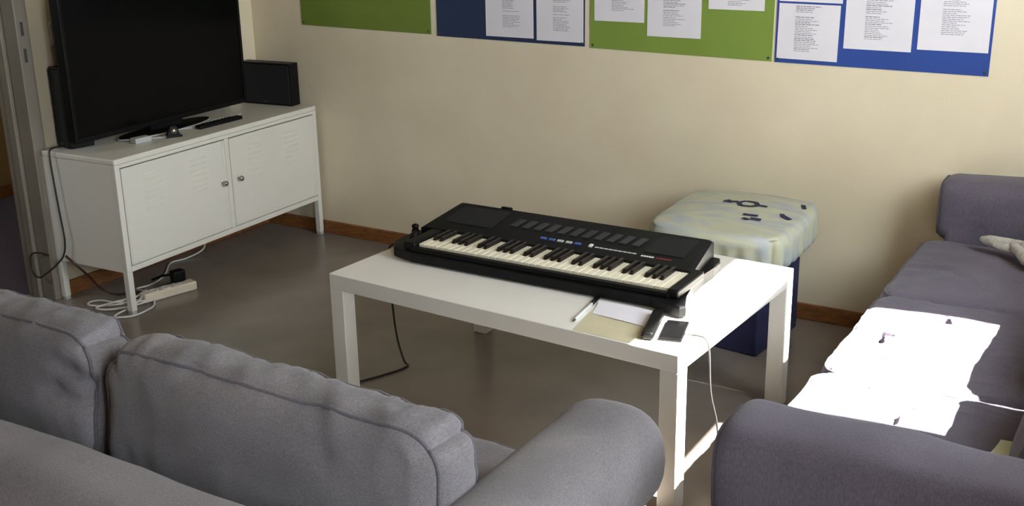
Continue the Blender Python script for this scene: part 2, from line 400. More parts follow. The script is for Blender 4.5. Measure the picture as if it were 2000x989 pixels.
# louvre mesh: a pressed lip
bm = bmesh.new()
prof = [(0.0, 0.0035), (0.0045, -0.0005), (0.0042, -0.004), (0.0, -0.0045)]
ya, yb = -0.050, 0.050
for s in range(9):
    pass
rings = []
for yy, k in ((ya, 0.05), (ya+0.008, 1.0), (yb-0.008, 1.0), (yb, 0.05)):
    rings.append([bm.verts.new((p[0]*k, yy, p[1]*(0.5+0.5*k))) for p in prof])
for A, B in zip(rings, rings[1:]):
    for k in range(4): bm.faces.new((A[k], A[(k+1) % 4], B[(k+1) % 4], B[k]))
bm.faces.new(rings[0]); bm.faces.new(list(reversed(rings[-1])))
bmesh.ops.recalc_face_normals(bm, faces=bm.faces)
louvre_me = bpy.data.meshes.new('louvre'); bm.to_mesh(louvre_me); bm.free(); louvre_me.materials.append(M_white)
for (ya, yb, ky, nm) in ((0.027, CL/2-0.015, CL/2-0.046, 'near'), (CL/2+0.015, CL-0.027, CL/2+0.050, 'far')):
    d = box('door', CD-0.012, CD+0.002, ya, yb, CZ+0.025, CH-0.040, M_white, cab, 0.003)
    # raised border of the pressed panel
    bm = bmesh.new()
    bx(bm, CD+0.0015, CD+0.0035, ya+0.004, yb-0.004, CZ+0.029, CZ+0.041, 0.0008); bx(bm, CD+0.0015, CD+0.0035, ya+0.004, ya+0.018, CZ+0.041, CH-0.044, 0.0008)
    bx(bm, CD+0.0015, CD+0.0035, yb-0.018, yb-0.004, CZ+0.041, CH-0.044, 0.0008)
    fin('door_border', bm, M_white, d)
    k = lathe('knob', [(0.004, 0.0), (0.004, 0.010), (0.0105, 0.012), (0.012, 0.018), (0.0105, 0.024), (0.006, 0.027)], M_steel, d, 20, 'X', (CD+0.002, ky, 0.400))
    for col in (0, 1):
        for r_ in range(7):
            l = link('louvre', louvre_me, None, d); l.location = (CD+0.002, ya+0.15+col*0.24, CH-0.085-r_*0.022)

CABM = Matrix.Translation(CABO) @ Matrix.Rotation(CABR, 4, 'Z')
TOPZ = CH
# ------------------------------------------------------------------ television
TVA, TVB = Vector((0.205, -1.205, 0)), Vector((0.150, -0.235, 0))
tvlen = (TVB-TVA).length; tva = math.atan2(TVB.y-TVA.y, TVB.x-TVA.x)
tv = thing('television', 'large flat black television standing on the white cabinet', 'television', (TVA.x, TVA.y, TOPZ), tva)
# local: x along the width, -y is the screen side (towards the room)
TZ0, TZ1 = 0.036, 0.036+0.575
box('casing', 0, tvlen, 0.0, 0.045, TZ0, TZ1, M_black, tv, 0.008)
box('screen', 0.016, tvlen-0.016, -0.002, 0.004, TZ0+0.022, TZ1-0.016, M_screen, tv, 0.001)
bm = bmesh.new()
bx(bm, 0, tvlen, -0.006, 0.004, TZ0, TZ0+0.021, 0.002); bx(bm, 0, tvlen, -0.006, 0.004, TZ1-0.015, TZ1, 0.002)
bx(bm, 0, 0.015, -0.006, 0.004, TZ0+0.021, TZ1-0.015, 0.002); bx(bm, tvlen-0.015, tvlen, -0.006, 0.004, TZ0+0.021, TZ1-0.015, 0.002)
fin('bezel', bm, M_black, tv)
box('rear_housing', 0.16, tvlen-0.16, 0.045, 0.085, TZ0+0.06, TZ1-0.14, M_black, tv, 0.015)
nk = box('neck', tvlen/2-0.09, tvlen/2+0.09, 0.008, 0.04, 0.010, TZ0+0.05, M_blacks, tv, 0.004)
bs = prism('base', [(tvlen/2+0.25*math.cos(a), 0.02+0.072*math.sin(a)) for a in [2*math.pi*k/40 for k in range(40)]], 0.0, 0.010, M_black, tv, 0.004)
bm = bmesh.new(); tube(bm, [Vector((tvlen/2+0.252*math.cos(a), 0.02+0.074*math.sin(a), 0.005)) for a in [2*math.pi*k/48 for k in range(48)]], 0.0035, 6, True)
fin('base_trim', bm, M_lgrey, tv, True)
# ------------------------------------------------------------------ speakers
def speaker(label, loc, rz, wdt, dep, hgt, drivers):
    t = thing('loudspeaker', label, 'speaker', loc, rz)
    box('enclosure', -wdt/2, wdt/2, 0, dep, 0.0, hgt, M_black, t, 0.004)
    box('grille', -wdt/2+0.006, wdt/2-0.006, -0.006, 0.001, 0.008, hgt-0.008, M_grill, t, 0.003)
    box('badge', -0.012, 0.012, -0.0075, -0.005, 0.014, 0.020, M_dgrey, t)
    return t
speaker('wide black loudspeaker by the back wall at the right of the television', (0.150, -0.105, TOPZ), 0.10, 0.285, 0.065, 0.195, 2)
speaker('tall narrow black loudspeaker at the left of the television', (0.070, -1.155, TOPZ), -0.2, 0.10, 0.10, 0.315, 2)
# ------------------------------------------------------------------ things on the cabinet top
t = thing('remote_control', 'long thin black remote control lying on the white cabinet', 'remote control', (0.280, -0.535, TOPZ), math.radians(91))
box('body', -0.125, 0.125, -0.017, 0.017, 0.0, 0.016, M_black, t, 0.005)
for i in range(8):
    for j in range(3): box('button', -0.085+i*0.022-0.005, -0.085+i*0.022+0.005, -0.010+j*0.010-0.003, -0.010+j*0.010+0.003, 0.0155, 0.018, M_blacks, t)
t = thing('sensor_box', 'small black stand with silvery front before the television', 'sensor', (0.300, -0.810, TOPZ), math.radians(62))
prism('foot', [(-0.032, -0.02), (0.032, -0.02), (0.026, 0.02), (-0.026, 0.02)], 0.0, 0.010, M_black, t, 0.003)
bm = bmesh.new()
a = [(-0.026, 0.010), (0.026, 0.010), (0.012, 0.046), (-0.012, 0.046)]
f = [bm.verts.new((p[0], -0.012, p[1])) for p in a]; b_ = [bm.verts.new((p[0], 0.014, p[1])) for p in a]
bm.faces.new(f); bm.faces.new(list(reversed(b_)))
for i in range(4): bm.faces.new((f[i], b_[i], b_[(i+1) % 4], f[(i+1) % 4]))
fin('housing', bm, M_blacks, t)
lathe('lens', [(0.012, 0.0), (0.012, 0.004), (0.008, 0.007)], M_steel, t, 18, 'Y', (0, -0.0185, 0.026))
tube_obj('antenna_cable', [(0.22, -0.70, TOPZ+0.003), (0.24, -0.64, TOPZ+0.003), (0.215, -0.56, TOPZ+0.003), (0.205, -0.47, TOPZ+0.003), (0.225, -0.40, TOPZ+0.003), (0.205, -0.33, TOPZ+0.003)], 0.003, M_lgrey)
tag(bpy.data.objects['antenna_cable'], 'grey cable lying across the cabinet top behind the remote control', 'cable')
t = thing('power_adapter', 'small grey adapter block lying under the left half of the television', 'adapter', (0.262, -0.935, TOPZ), math.radians(84))
box('block', -0.045, 0.03, -0.02, 0.02, 0, 0.022, M_lgrey, t, 0.004)
tube_obj('lead', [(0.03, 0, 0.010), (0.06, 0.005, 0.004), (0.11, -0.012, 0.003), (0.155, 0.012, 0.003)], 0.003, M_lgrey, t)

# ------------------------------------------------------------------ white coffee table
TR = -0.055; TO = (1.632, -1.435, 0.0); TW, TD, TH = 1.18, 0.78, 0.445
tab = thing('coffee_table', 'rectangular white coffee table with square legs carrying the keyboard', 'table', TO, TR)
box('table_top', 0, TW, 0, TD, TH-0.05, TH, M_lack, tab, 0.0025)
LG = 0.052
for (px, py) in ((0, 0), (TW-LG, 0), (0, TD-LG), (TW-LG, TD-LG)):
    box('leg', px, px+LG, py, py+LG, 0.0, TH-0.05, M_lack, tab, 0.002)
# ------------------------------------------------------------------ keyboard
KZ = TH
kb = thing('electric_keyboard', 'black electric keyboard with white and black keys on the coffee table', 'keyboard', (1.795, -1.235, KZ))
# local x 0..: first white key starts at 0.012; y 0 = front edge
def L_(x, y): return (x-1.795, y+1.235)
body_pts = [L_(1.80, -1.240), L_(2.62, -1.240), L_(2.665, -1.262), L_(2.715, -1.275), L_(2.728, -1.262), L_(2.700, -1.19), L_(2.682, -1.10), L_(2.674, -1.00), L_(2.678, -0.93), L_(2.672, -0.865), L_(2.660, -0.835), L_(2.560, -0.830),
            L_(1.79, -0.830), L_(1.735, -0.845), L_(1.715, -0.92), L_(1.690, -1.02), L_(1.672, -1.10), L_(1.680, -1.165), L_(1.715, -1.215)]
prism('lower_body', body_pts, 0.006, 0.036, M_blacks, kb, 0.006)
for (fx, fy) in ((0.02, 0.04), (0.82, 0.04), (0.02, 0.36), (0.80, 0.36)):
    lathe('rubber_foot', [(0.012, 0.0), (0.012, 0.007)], M_black, kb, 14, 'Z', (fx, fy, 0))
# front rail, key bed and cheeks
box('front_rail', -0.005, 0.870, 0.002, 0.028, 0.034, 0.050, M_black, kb, 0.005)
box('end_cheek', 0.862, 0.895, 0.006, 0.20, 0.034, 0.062, M_black, kb, 0.006)
box('end_cheek', -0.035, 0.009, 0.010, 0.20, 0.034, 0.062, M_black, kb, 0.006)
wk = 0.02355; kx0 = 0.012; yk0, yk1 = 0.030, 0.175; zk = 0.056
bm = bmesh.new(); bx(bm, 0.0006, wk-0.0006, 0, yk1-yk0, -0.018, 0.0, 0.0012, 1)
bmesh.ops.recalc_face_normals(bm, faces=bm.faces)
wme = bpy.data.meshes.new('white_key'); bm.to_mesh(wme); bm.free(); wme.materials.append(M_ivory)
bm = bmesh.new()
bw = 0.0125; v = []
for (xx, yy, zz) in ((0, 0, 0), (bw, 0, 0), (bw, 0.095, 0), (0, 0.095, 0), (0.0015, 0.010, 0.012), (bw-0.0015, 0.010, 0.012), (bw-0.0015, 0.095, 0.012), (0.0015, 0.095, 0.012)): v.append(bm.verts.new((xx, yy, zz)))
for f in ((3,2,1,0),(4,5,6,7),(0,1,5,4),(1,2,6,5),(2,3,7,6),(3,0,4,7)): bm.faces.new([v[i] for i in f])
bme = bpy.data.meshes.new('black_key'); bm.to_mesh(bme); bm.free(); bme.materials.append(M_ebony)
for i in range(36):
    k = link('white_key', wme, None, kb); k.location = (kx0+i*wk, yk0, zk)
for i in range(35):
    if i % 7 in (0, 1, 3, 4, 5):
        k = link('black_key', bme, None, kb); k.location = (kx0+(i+1)*wk-bw/2, yk1-0.095, zk-0.001)
# raised control panel
bm = bmesh.new()
A = [(0.170, 0.034), (0.170, 0.064), (0.205, 0.070), (0.372, 0.096), (0.392, 0.090), (0.396, 0.036)]
rings = []
for (xx, sc) in ((-0.060, 0.0), (-0.048, 1.0), (0.832, 1.0), (0.846, 0.0)):
    rings.append([bm.verts.new((xx - (0.02 if xx < 0 else -0.025)*(1-(p[0]-0.17)/0.226), p[0], p[1]-(0.006 if sc == 0 and p[1] > 0.04 else 0))) for p in A])
for Ra, Rb in zip(rings, rings[1:]):
    for k in range(6): bm.faces.new((Ra[k], Ra[(k+1) % 6], Rb[(k+1) % 6], Rb[k]))
bm.faces.new(rings[0]); bm.faces.new(list(reversed(rings[-1])))
pan = fin('control_panel', bm, M_blacks, kb)
slope = math.atan2(0.096-0.070, 0.372-0.205)
def on_panel(y): return 0.070 + (y-0.205)*math.tan(slope)
def pbox(name, x0, x1, y0, y1, h, material, shear=0.0):
    bm = bmesh.new(); v = []
    for dz in (-0.002, h):
        for (xx, yy) in ((x0, y0), (x1, y0), (x1+shear, y1), (x0+shear, y1)): v.append(bm.verts.new((xx, yy, on_panel(yy)+dz)))
    for f in ((3,2,1,0),(4,5,6,7),(0,1,5,4),(1,2,6,5),(2,3,7,6),(3,0,4,7)): bm.faces.new([v[i] for i in f])
    return fin(name, bm, material, pan)
for i in range(11):
    pbox('button', 0.205+i*0.043, 0.205+i*0.043+0.022, 0.262, 0.315, 0.003, M_dgrey, 0.010)
for i in range(5):
    pbox('button', 0.345+i*0.030, 0.345+i*0.030+0.020, 0.212, 0.222, 0.003, (M_blue, M_blue, M_lgrey, M_lgrey, M_blue)[i])
pbox('slider_cap', 0.515, 0.525, 0.210, 0.226, 0.004, M_print)
for i in range(9): pbox('scale_mark', 0.535+i*0.0155, 0.535+i*0.0155+0.013, 0.213, 0.219, 0.0005, M_lgrey)
for i in range(5): pbox('logo_mark', 0.690+i*0.0085, 0.690+i*0.0085+0.007, 0.207, 0.215, 0.0005, M_print)
for i in range(6): pbox('model_mark', 0.738+i*0.0085, 0.738+i*0.0085+0.007, 0.208, 0.214, 0.0005, M_red)
pbox('speaker_grille', -0.025, 0.155, 0.225, 0.350, 0.002, M_grill)
pbox('speaker_grille', 0.690, 0.815, 0.235, 0.350, 0.002, M_grill)
box('music_rest_slot', 0.10, 0.14, 0.376, 0.390, 0.085, 0.100, M_black, kb, 0.003)
# pitch wheel end with a strap peg
lathe('strap_peg', [(0.014, 0.0), (0.011, 0.008), (0.009, 0.012), (0.012, 0.016), (0.012, 0.022), (0.005, 0.026)], M_black, kb, 16, 'Z', (-0.118, 0.19, 0.034))
lathe('pitch_wheel', [(0.020, -0.010), (0.022, -0.007), (0.022, 0.007), (0.020, 0.010)], M_blacks, kb, 24, 'X', (-0.075, 0.13, 0.034))
# ------------------------------------------------------------------ small things on the table
t = thing('phone', 'black phone lying face up at the table corner with a thin cable', 'phone', (2.740, -1.365, TH), math.radians(14))
box('body', -0.030, 0.030, -0.066, 0.066, 0.0, 0.009, M_black, t, 0.004)
box('screen', -0.026, 0.026, -0.056, 0.056, 0.0088, 0.0096, M_screen, t)
t = thing('black_case', 'slim black case lying between the paper sheets and the phone', 'case', (2.680, -1.365, TH), math.radians(14))
box('shell', -0.016, 0.016, -0.09, 0.085, 0.0, 0.024, M_black, t, 0.008, 3)
box('seam', -0.0165, 0.0165, -0.091, 0.086, 0.0115, 0.0125, M_blacks, t)
def paper(name, label, corners, z, material, bend=0.0, seed=0):
    bm = bmesh.new(); n = 8; g = {}
    for layer, dz in ((0, 0.0), (1, 0.0006)):
        for i in range(n+1):
            for j in range(n+1):
                u, v = i/n, j/n
                p = (Vector(corners[0])*(1-u)*(1-v)+Vector(corners[1])*u*(1-v)+Vector(corners[2])*u*v+Vector(corners[3])*(1-u)*v)
                g[layer, i, j] = bm.verts.new((p.x, p.y, z+dz+bend*(math.sin(math.pi*u)*0.3+v**3)))
    for i in range(n):
        for j in range(n):
            bm.faces.new((g[1,i,j], g[1,i+1,j], g[1,i+1,j+1], g[1,i,j+1])); bm.faces.new((g[0,i,j+1], g[0,i+1,j+1], g[0,i+1,j], g[0,i,j]))
    for i in range(n):
        bm.faces.new((g[0,i,0], g[0,i+1,0], g[1,i+1,0], g[1,i,0])); bm.faces.new((g[0,i+1,n], g[0,i,n], g[1,i,n], g[1,i+1,n]))
        bm.faces.new((g[0,0,i+1], g[0,0,i], g[1,0,i], g[1,0,i+1])); bm.faces.new((g[0,n,i], g[0,n,i+1], g[1,n,i+1], g[1,n,i]))
    return tag(fin(name, bm, material), label, 'paper')
paper('paper_sheet', 'yellowish printed sheet lying at the front edge of the table', [(2.500, -1.478), (2.700, -1.487), (2.655, -1.30), (2.475, -1.30)], TH+0.0004, M_beigepaper)
paper('paper_sheet', 'white folded sheet lying on the yellowish one before the keyboard', [(2.492, -1.352), (2.665, -1.372), (2.640, -1.265), (2.470, -1.265)], TH+0.0016, M_paper, 0.004)
t = thing('pen', 'slim white pen with a black cap beside the paper sheets', 'pen', (2.462, -1.325, TH+0.005), math.radians(5))
tube_obj('barrel', [(0.006, -0.095, 0), (0.002, 0.035, 0)], 0.0045, M_print, t, 2, 10)
tube_obj('cap', [(0.002, 0.030, 0), (0.0, 0.085, 0)], 0.0058, M_black, t, 2, 10)
tube_obj('tip', [(0.006, -0.095, 0), (0.0065, -0.108, 0)], 0.002, M_dgrey, t, 1, 8)
o = tube_obj('charging_cable', [(2.772, -1.372, TH+0.005), (2.790, -1.362, TH+0.003), (2.808, -1.366, TH+0.004), (2.828, -1.372, TH+0.003), (2.842, -1.376, TH-0.025), (2.846, -1.365, 0.30), (2.850, -1.325, 0.20), (2.848, -1.29, 0.10), (2.86, -1.28, 0.012), (2.92, -1.30, 0.004), (3.02, -1.28, 0.004)], 0.0024, mat('grey_cable', (74, 72, 74), 0.6, spec=0.2))
tag(o, 'thin grey cable hanging over the right end of the table', 'cable')
o = tube_obj('keyboard_cable', [(1.680, -1.10, TH+0.020), (1.660, -1.115, TH+0.008), (1.640, -1.125, TH+0.004), (1.620, -1.12, TH-0.03), (1.606, -1.10, 0.25), (1.600, -1.075, 0.10), (1.625, -1.075, 0.015), (1.650, -1.092, 0.004), (1.625, -1.18, 0.004), (1.582, -1.27, 0.004), (1.50, -1.40, 0.004), (1.42, -1.48, 0.004)], 0.0035, M_cableb)
tag(o, 'dark keyboard cable dropping off the left end of the table to the floor', 'cable')

# ------------------------------------------------------------------ cushions
def cushion_mesh(fn, nu, nv, nw, smooth=True):
    """fn maps cube coordinates in [-1,1]^3 to a point; all six faces share verts"""
    bm = bmesh.new(); vd = {}
    def V(i, j, k):
        key = (i, j, k)
        if key not in vd: vd[key] = bm.verts.new(fn(2*i/nu-1, 2*j/nv-1, 2*k/nw-1))
        return vd[key]
    for i in range(nu):
        for j in range(nv):
            for k in (0, nw): bm.faces.new((V(i,j,k), V(i+1,j,k), V(i+1,j+1,k), V(i,j+1,k)))
    for i in range(nu):
        for k in range(nw):
            for j in (0, nv): bm.faces.new((V(i,j,k), V(i+1,j,k), V(i+1,j,k+1), V(i,j,k+1)))
    for j in range(nv):
        for k in range(nw):
            for i in (0, nu): bm.faces.new((V(i,j,k), V(i,j+1,k), V(i,j+1,k+1), V(i,j,k+1)))
    return bm
def ease(t, p=0.75):
    return math.copysign(1-(1-abs(t))**(1/p), t) if False else t
def rounded(u, v, w, a, b, c, r, rc=None):
    """box half sizes a,b,c with edge radius r (and plan corner radius rc in u/v)"""
    p = Vector((u*a, v*b, w*c))
    q = Vector((max(-(a-r), min(a-r, p.x)), max(-(b-r), min(b-r, p.y)), max(-(c-r), min(c-r, p.z))))
    d = p-q
    if d.length > 1e-9: p = q + d.normalized()*r if max(abs(u), abs(v), abs(w)) > 0.999 else p
    return p
def stretch_t(t, inner):
    # put more samples near the ends of [-1,1]
    return math.sin(t*math.pi/2)*0.45+t*0.55
def make_cushion(name, parent, size, r, crown, seed, loc, rot=(0, 0, 0), res=44, wrinkle=0.006, post=None, creases=(), pipe_sides=(1, -1), plan=0.0):
    a, b, c = size[0]/2, size[1]/2, size[2]/2
    off = Vector((seed*13.7, seed*5.1, seed*3.3))
    def fn(u, v, w):
        u, v, w = stretch_t(u, 0), stretch_t(v, 0), stretch_t(w, 0)
        # soft rounding of the plan outline
        p = rounded(u, v, w, a, b, c, r)
        if plan:
            dx, dy = max(0.0, abs(p.x)-(a-plan)), max(0.0, abs(p.y)-(b-plan))
            if dx > 1e-6 and dy > 1e-6:
                k = max(dx, dy)/math.hypot(dx, dy)
                p.x = math.copysign(a-plan+dx*k, p.x); p.y = math.copysign(b-plan+dy*k, p.y)
        cr = (1-u**2)*(1-v**2)
        p.z += math.copysign(crown, w)*abs(w)*cr
        # wrinkles
        q = p*4.0+off
        n1 = noise.fractal(q, 1.0, 2.0, 3)
        n2 = 1.0-abs(noise.noise(Vector((p.x*16, p.y*9, p.z*6))+off*1.3))*2.0
        edge = max(abs(u), abs(v))**4
        d = wrinkle*(0.8*n1 + 1.1*max(0, n2-0.5)*(0.25+0.75*edge))
        nrm = Vector((u**5, v**5, w**5 if abs(w) > 0.9 else 0)); nrm = nrm.normalized() if nrm.length > 1e-6 else Vector((0, 0, 1))
        p += nrm*d
        for (x0, y0, x1, y1, wd, dp, sg) in creases:
            if w*sg < 0.8: continue
            A_, B_ = Vector((x0*a, y0*b)), Vector((x1*a, y1*b)); ab = B_-A_
            t_ = max(0, min(1, (Vector((p.x, p.y))-A_).dot(ab)/ab.length_squared))
            dd = (Vector((p.x, p.y))-(A_+ab*t_)).length
            p.z -= sg*dp*math.exp(-(dd/wd)**2)*min(1.0, 7*(0.06+t_)*(1.06-t_))
        return post(p, u, v, w) if post else p
    bm = cushion_mesh(fn, res, int(res*max(0.5, min(1.6, b/a))), max(8, int(res*0.3)))
    o = fin(name, bm, M_sofa, parent, True); o.location = loc; o.rotation_euler = rot
    # piping follows the seams at w = +-1
    for sg in pipe_sides:
        n = 36; path = []
        for k in range(n): path.append((-1+2*k/n, -1))
        for k in range(n): path.append((1, -1+2*k/n))
        for k in range(n): path.append((1-2*k/n, 1))
        for k in range(n): path.append((-1, 1-2*k/n))
        bm = bmesh.new(); tube(bm, [fn(u, v, sg) for u, v in path], 0.0042, 6, True)
        pp = fin('piping', bm, M_pipe, o, True)
    return o

# ------------------------------------------------------------------ sofas
def sofa_arm(name, parent, x0, x1, yf, yb, zc, rad, panel_half, recess, ex=0.7, dome=0.06, s0=0.5):
    """rolled arm along local y: roll with softly domed front, recessed panel beneath. x0..x1 = roll width"""
    xc = (x0+x1)/2; hw = (x1-x0)/2
    seg = 28
    def ring(y, s):
        out_ = []
        for k in range(seg):
            a = 2*math.pi*k/seg
            cx = math.copysign(abs(math.cos(a))**ex, math.cos(a)); cz = math.copysign(abs(math.sin(a))**ex, math.sin(a))
            out_.append(Vector((xc+hw*s*cx, y, zc+rad*s*cz)))
        return out_
    bm = bmesh.new(); rings = []
    stations = []
    for k in range(0, 9):
        a = math.pi/2*k/8
        stations.append((yf-dome*(1-math.cos(a)), s0+(1-s0)*math.sin(a)))
    n = 30
    ylast = stations[-1][0]
    for k in range(1, n+1): stations.append((ylast+(yb-ylast)*k/n, 1.0))
    for (y, s) in stations:
        R_ = ring(y, s)
        for i, p in enumerate(R_):
            d = noise.fractal(p*5, 1.0, 2.0, 3)*0.006
            p.z += d; p.x += d*0.5
        rings.append([bm.verts.new(p) for p in R_])
    for A, B in zip(rings, rings[1:]):
        for k in range(seg): bm.faces.new((A[k], A[(k+1) % seg], B[(k+1) % seg], B[k]))
    bm.faces.new(rings[0]); bm.faces.new(list(reversed(rings[-1])))
    o = fin(name, bm, M_sofa, parent, True)
    box('arm_panel', xc-panel_half, xc+panel_half, yb, yf-recess, 0.05, zc, M_sofa, o, 0.012)
    # seam ring where the front panel is sewn in
    bm = bmesh.new(); tube(bm, ring(stations[2][0], stations[2][1]*1.0), 0.0035, 6, True); fin('piping', bm, M_pipe, o, True)
    return o
def make_sofa(name, label, loc, rz, width, depth, arm_w, seat_n, back_n, arm_z, seat_z, back_top, back_y, back_t, cush_kw, seat_kw, arm_front, seat_front=0.0, arm_ex=0.7, dome=0.06, s0=0.5):
    """local: x along the width 0..width, +y is the front (y=0 front edge of the seat, y=-depth the back)"""
    t = thing(name, label, 'sofa', loc, rz)
    rad = 0.105
    box('base', arm_w*0.6, width-arm_w*0.6, -depth+0.04, -0.02, 0.06, seat_z-0.15, M_sofa, t, 0.012)
    # back frame: rounded slab
    W = width-0.06
    def bfn(u, v, w):
        p = rounded(u, v, w, W/2, 0.085, (back_top-0.06)/2, 0.06)
        p.z += (back_top+0.06)/2; p.x += width/2; p.y += -depth+0.085
        d = noise.fractal(p*3.3, 1, 2, 3)*0.006
        p.z += d*(w > 0.5); p.y += d
        return p
    bf = fin('back_frame', cushion_mesh(bfn, 60, 14, 30), M_sofa, t, True)
    sofa_arm('arm', t, 0.0, arm_w, arm_front, -depth+0.03, arm_z-rad, rad, arm_w/2-(0.012 if s0 < 0.6 else 0.002), 0.17 if s0 < 0.6 else 0.03, arm_ex, dome, s0)
    sofa_arm('arm', t, width-arm_w, width, arm_front, -depth+0.03, arm_z-rad, rad, arm_w/2-(0.012 if s0 < 0.6 else 0.002), 0.17 if s0 < 0.6 else 0.03, arm_ex, dome, s0)
    x0, x1 = arm_w-0.004, width-arm_w+0.004
    sw = (x1-x0)/seat_n
    sd = depth-0.30
    for i in range(seat_n):
        kw = dict(r=0.034, crown=0.018, wrinkle=0.006, res=44, plan=0.06); kw.update(seat_kw.get(i, {}))
        make_cushion('seat_cushion', t, size=(sw+0.014, sd, 0.155), seed=3+i+len(label), loc=(x0+sw*(i+0.5), seat_front-sd/2, seat_z-0.0775-0.012), **kw)
    bw_ = (x1-x0)/back_n
    for i in range(back_n):
        kw = dict(r=0.05, crown=0.022, wrinkle=0.010, res=52); kw.update(cush_kw.get(i, {}))
        hgt = kw.pop('height'); wd = kw.pop('width', bw_-0.01); xo = kw.pop('xo', 0.0); tilt = kw.pop('tilt', 0.10)
        # cushion local: x width, y height, z thickness (+z = front)
        make_cushion('back_cushion', t, size=(wd, hgt, back_t), seed=11+i*3+len(label), loc=(x0+bw_*(i+0.5)+xo, back_y, seat_z+hgt/2-0.02), rot=(math.pi/2-tilt, 0, math.pi), **kw)
    for (fx, fy) in ((0.12, -0.26), (width-0.12, -0.26), (0.12, -depth+0.1), (width-0.12, -depth+0.1)):
        lathe('foot', [(0.022, 0.0), (0.026, 0.05), (0.026, 0.062)], M_foot, t, 16, 'Z', (fx, fy, 0))
    return t
# near sofa, its back to the camera, facing the back wall
make_sofa('sofa', 'grey fabric sofa in the foreground with its back to the viewer', (0.245, -2.09, 0), 0.0, 2.815, 0.81, 0.220, 3, 3,
          0.635, 0.455, 0.625, -0.457, 0.13,
          {0: dict(height=0.305, width=0.80, xo=-0.045, tilt=-0.08, crown=0.03, plan=0.085, wrinkle=0.014),
           1: dict(height=0.305, width=0.80, xo=-0.015, tilt=-0.08, crown=0.03, plan=0.085, wrinkle=0.014, creases=((-0.75, 0.55, -0.98, 0.2, 0.02, 0.012, -1), (-0.7, 0.15, -0.95, 0.0, 0.018, 0.012, -1), (-0.65, 0.0, -0.9, 0.55, 0.015, 0.010, -1))),
           2: dict(height=0.300, width=0.815, xo=0.018, tilt=-0.08, crown=0.03, plan=0.085, wrinkle=0.014, creases=((-0.35, 0.95, -0.45, 0.35, 0.02, 0.008, -1), (0.35, 0.98, 0.5, 0.5, 0.02, 0.007, -1)))},
          {}, -0.02, 0.0, 0.82)
# right sofa, facing the cabinet wall: cloth more purple, with shade darkened into its colour
M_sofa, M_pipe = M_sofa_shade, M_pipe_shade
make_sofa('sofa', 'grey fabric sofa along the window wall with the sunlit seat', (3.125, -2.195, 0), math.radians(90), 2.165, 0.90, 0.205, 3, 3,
          0.645, 0.460, 0.625, -0.582, 0.14,
          {i: dict(height=0.275, tilt=0.30) for i in range(3)},
          {1: dict(res=170, creases=((-0.84, 0.90, -0.70, 0.70, 0.008, 0.018, 1), (-0.70, 0.70, -0.62, 0.56, 0.008, 0.018, 1), (-0.66, 0.88, -0.54, 0.66, 0.007, 0.015, 1), (-0.34, 0.84, -0.16, 0.70, 0.008, 0.018, 1), (-0.30, 0.66, -0.06, 0.72, 0.007, 0.016, 1), (-0.06, 0.72, -0.10, 0.60, 0.007, 0.015, 1),
                               (0.26, 0.36, 0.46, 0.28, 0.008, 0.018, 1), (0.34, 0.24, 0.50, 0.30, 0.007, 0.016, 1), (0.40, 0.02, 0.50, -0.04, 0.007, 0.015, 1))),
           2: dict(creases=((-0.1, 0.55, -0.15, 0.95, 0.010, 0.006, 1), (-0.1, 0.55, -0.6, 0.1, 0.012, 0.006, 1))),
           0: dict(res=170, creases=((0.56, 0.80, 0.62, 0.62, 0.008, 0.017, 1), (0.62, 0.62, 0.78, 0.54, 0.008, 0.018, 1), (0.84, 0.72, 0.92, 0.64, 0.007, 0.015, 1), (0.56, 0.16, 0.38, 0.24, 0.008, 0.018, 1), (0.38, 0.24, 0.18, 0.22, 0.008, 0.018, 1)))},
          -0.035, 0.0, 0.50, 0.04, 0.74)

# ------------------------------------------------------------------ soft toy and paper on the right sofa
toy = thing('plush_toy', 'white plush animal lying on the seat at the far arm', 'soft toy', (3.50, -0.42, 0.478), 0)
def blob_tube(name, pts, radii, parent, material):
    path = smooth_path(pts, 8); n = len(path); m_ = len(radii)-1
    rr = []
    for i in range(n):
        t_ = i/(n-1)*m_; k = min(int(t_), m_-1); rr.append(radii[k]*(1-(t_-k))+radii[k+1]*(t_-k))
    bm = bmesh.new(); tube(bm, path, 0.01, 14, False, rr)
    for v in bm.verts: v.co += Vector((1, 1, 1))*noise.noise(v.co*60)*0.0015
    return fin(name, bm, material, parent, True)
blob_tube('body', [(-0.06, 0.035, 0.030), (0.0, 0.02, 0.035), (0.08, 0.0, 0.045), (0.15, -0.01, 0.04)], [0.016, 0.024, 0.046, 0.012], toy, M_plush)
blob_tube('front_leg', [(-0.03, 0.03, 0.030), (-0.10, 0.06, 0.026), (-0.155, 0.075, 0.022), (-0.186, 0.085, 0.022)], [0.018, 0.016, 0.018, 0.006], toy, M_plush)
blob_tube('front_leg', [(-0.03, 0.015, 0.022), (-0.08, 0.035, 0.018), (-0.125, 0.05, 0.016), (-0.145, 0.055, 0.016)], [0.015, 0.012, 0.013, 0.005], toy, M_plush)
blob_tube('hind_leg', [(-0.085, 0.045, 0.024), (-0.06, -0.005, 0.022), (-0.035, -0.06, 0.02), (-0.02, -0.09, 0.02)], [0.016, 0.016, 0.018, 0.006], toy, M_plush)
hd = blob_tube('head', [(0.14, -0.01, 0.05), (0.18, -0.015, 0.055), (0.225, -0.02, 0.05), (0.24, -0.02, 0.048)], [0.02, 0.045, 0.032, 0.01], toy, M_plush)
blob_tube('ear', [(0.17, 0.025, 0.085), (0.175, 0.045, 0.10), (0.18, 0.06, 0.095)], [0.012, 0.016, 0.005], hd, M_plush)
blob_tube('ear', [(0.17, -0.05, 0.085), (0.175, -0.07, 0.10), (0.18, -0.085, 0.095)], [0.012, 0.016, 0.005], hd, M_plush)
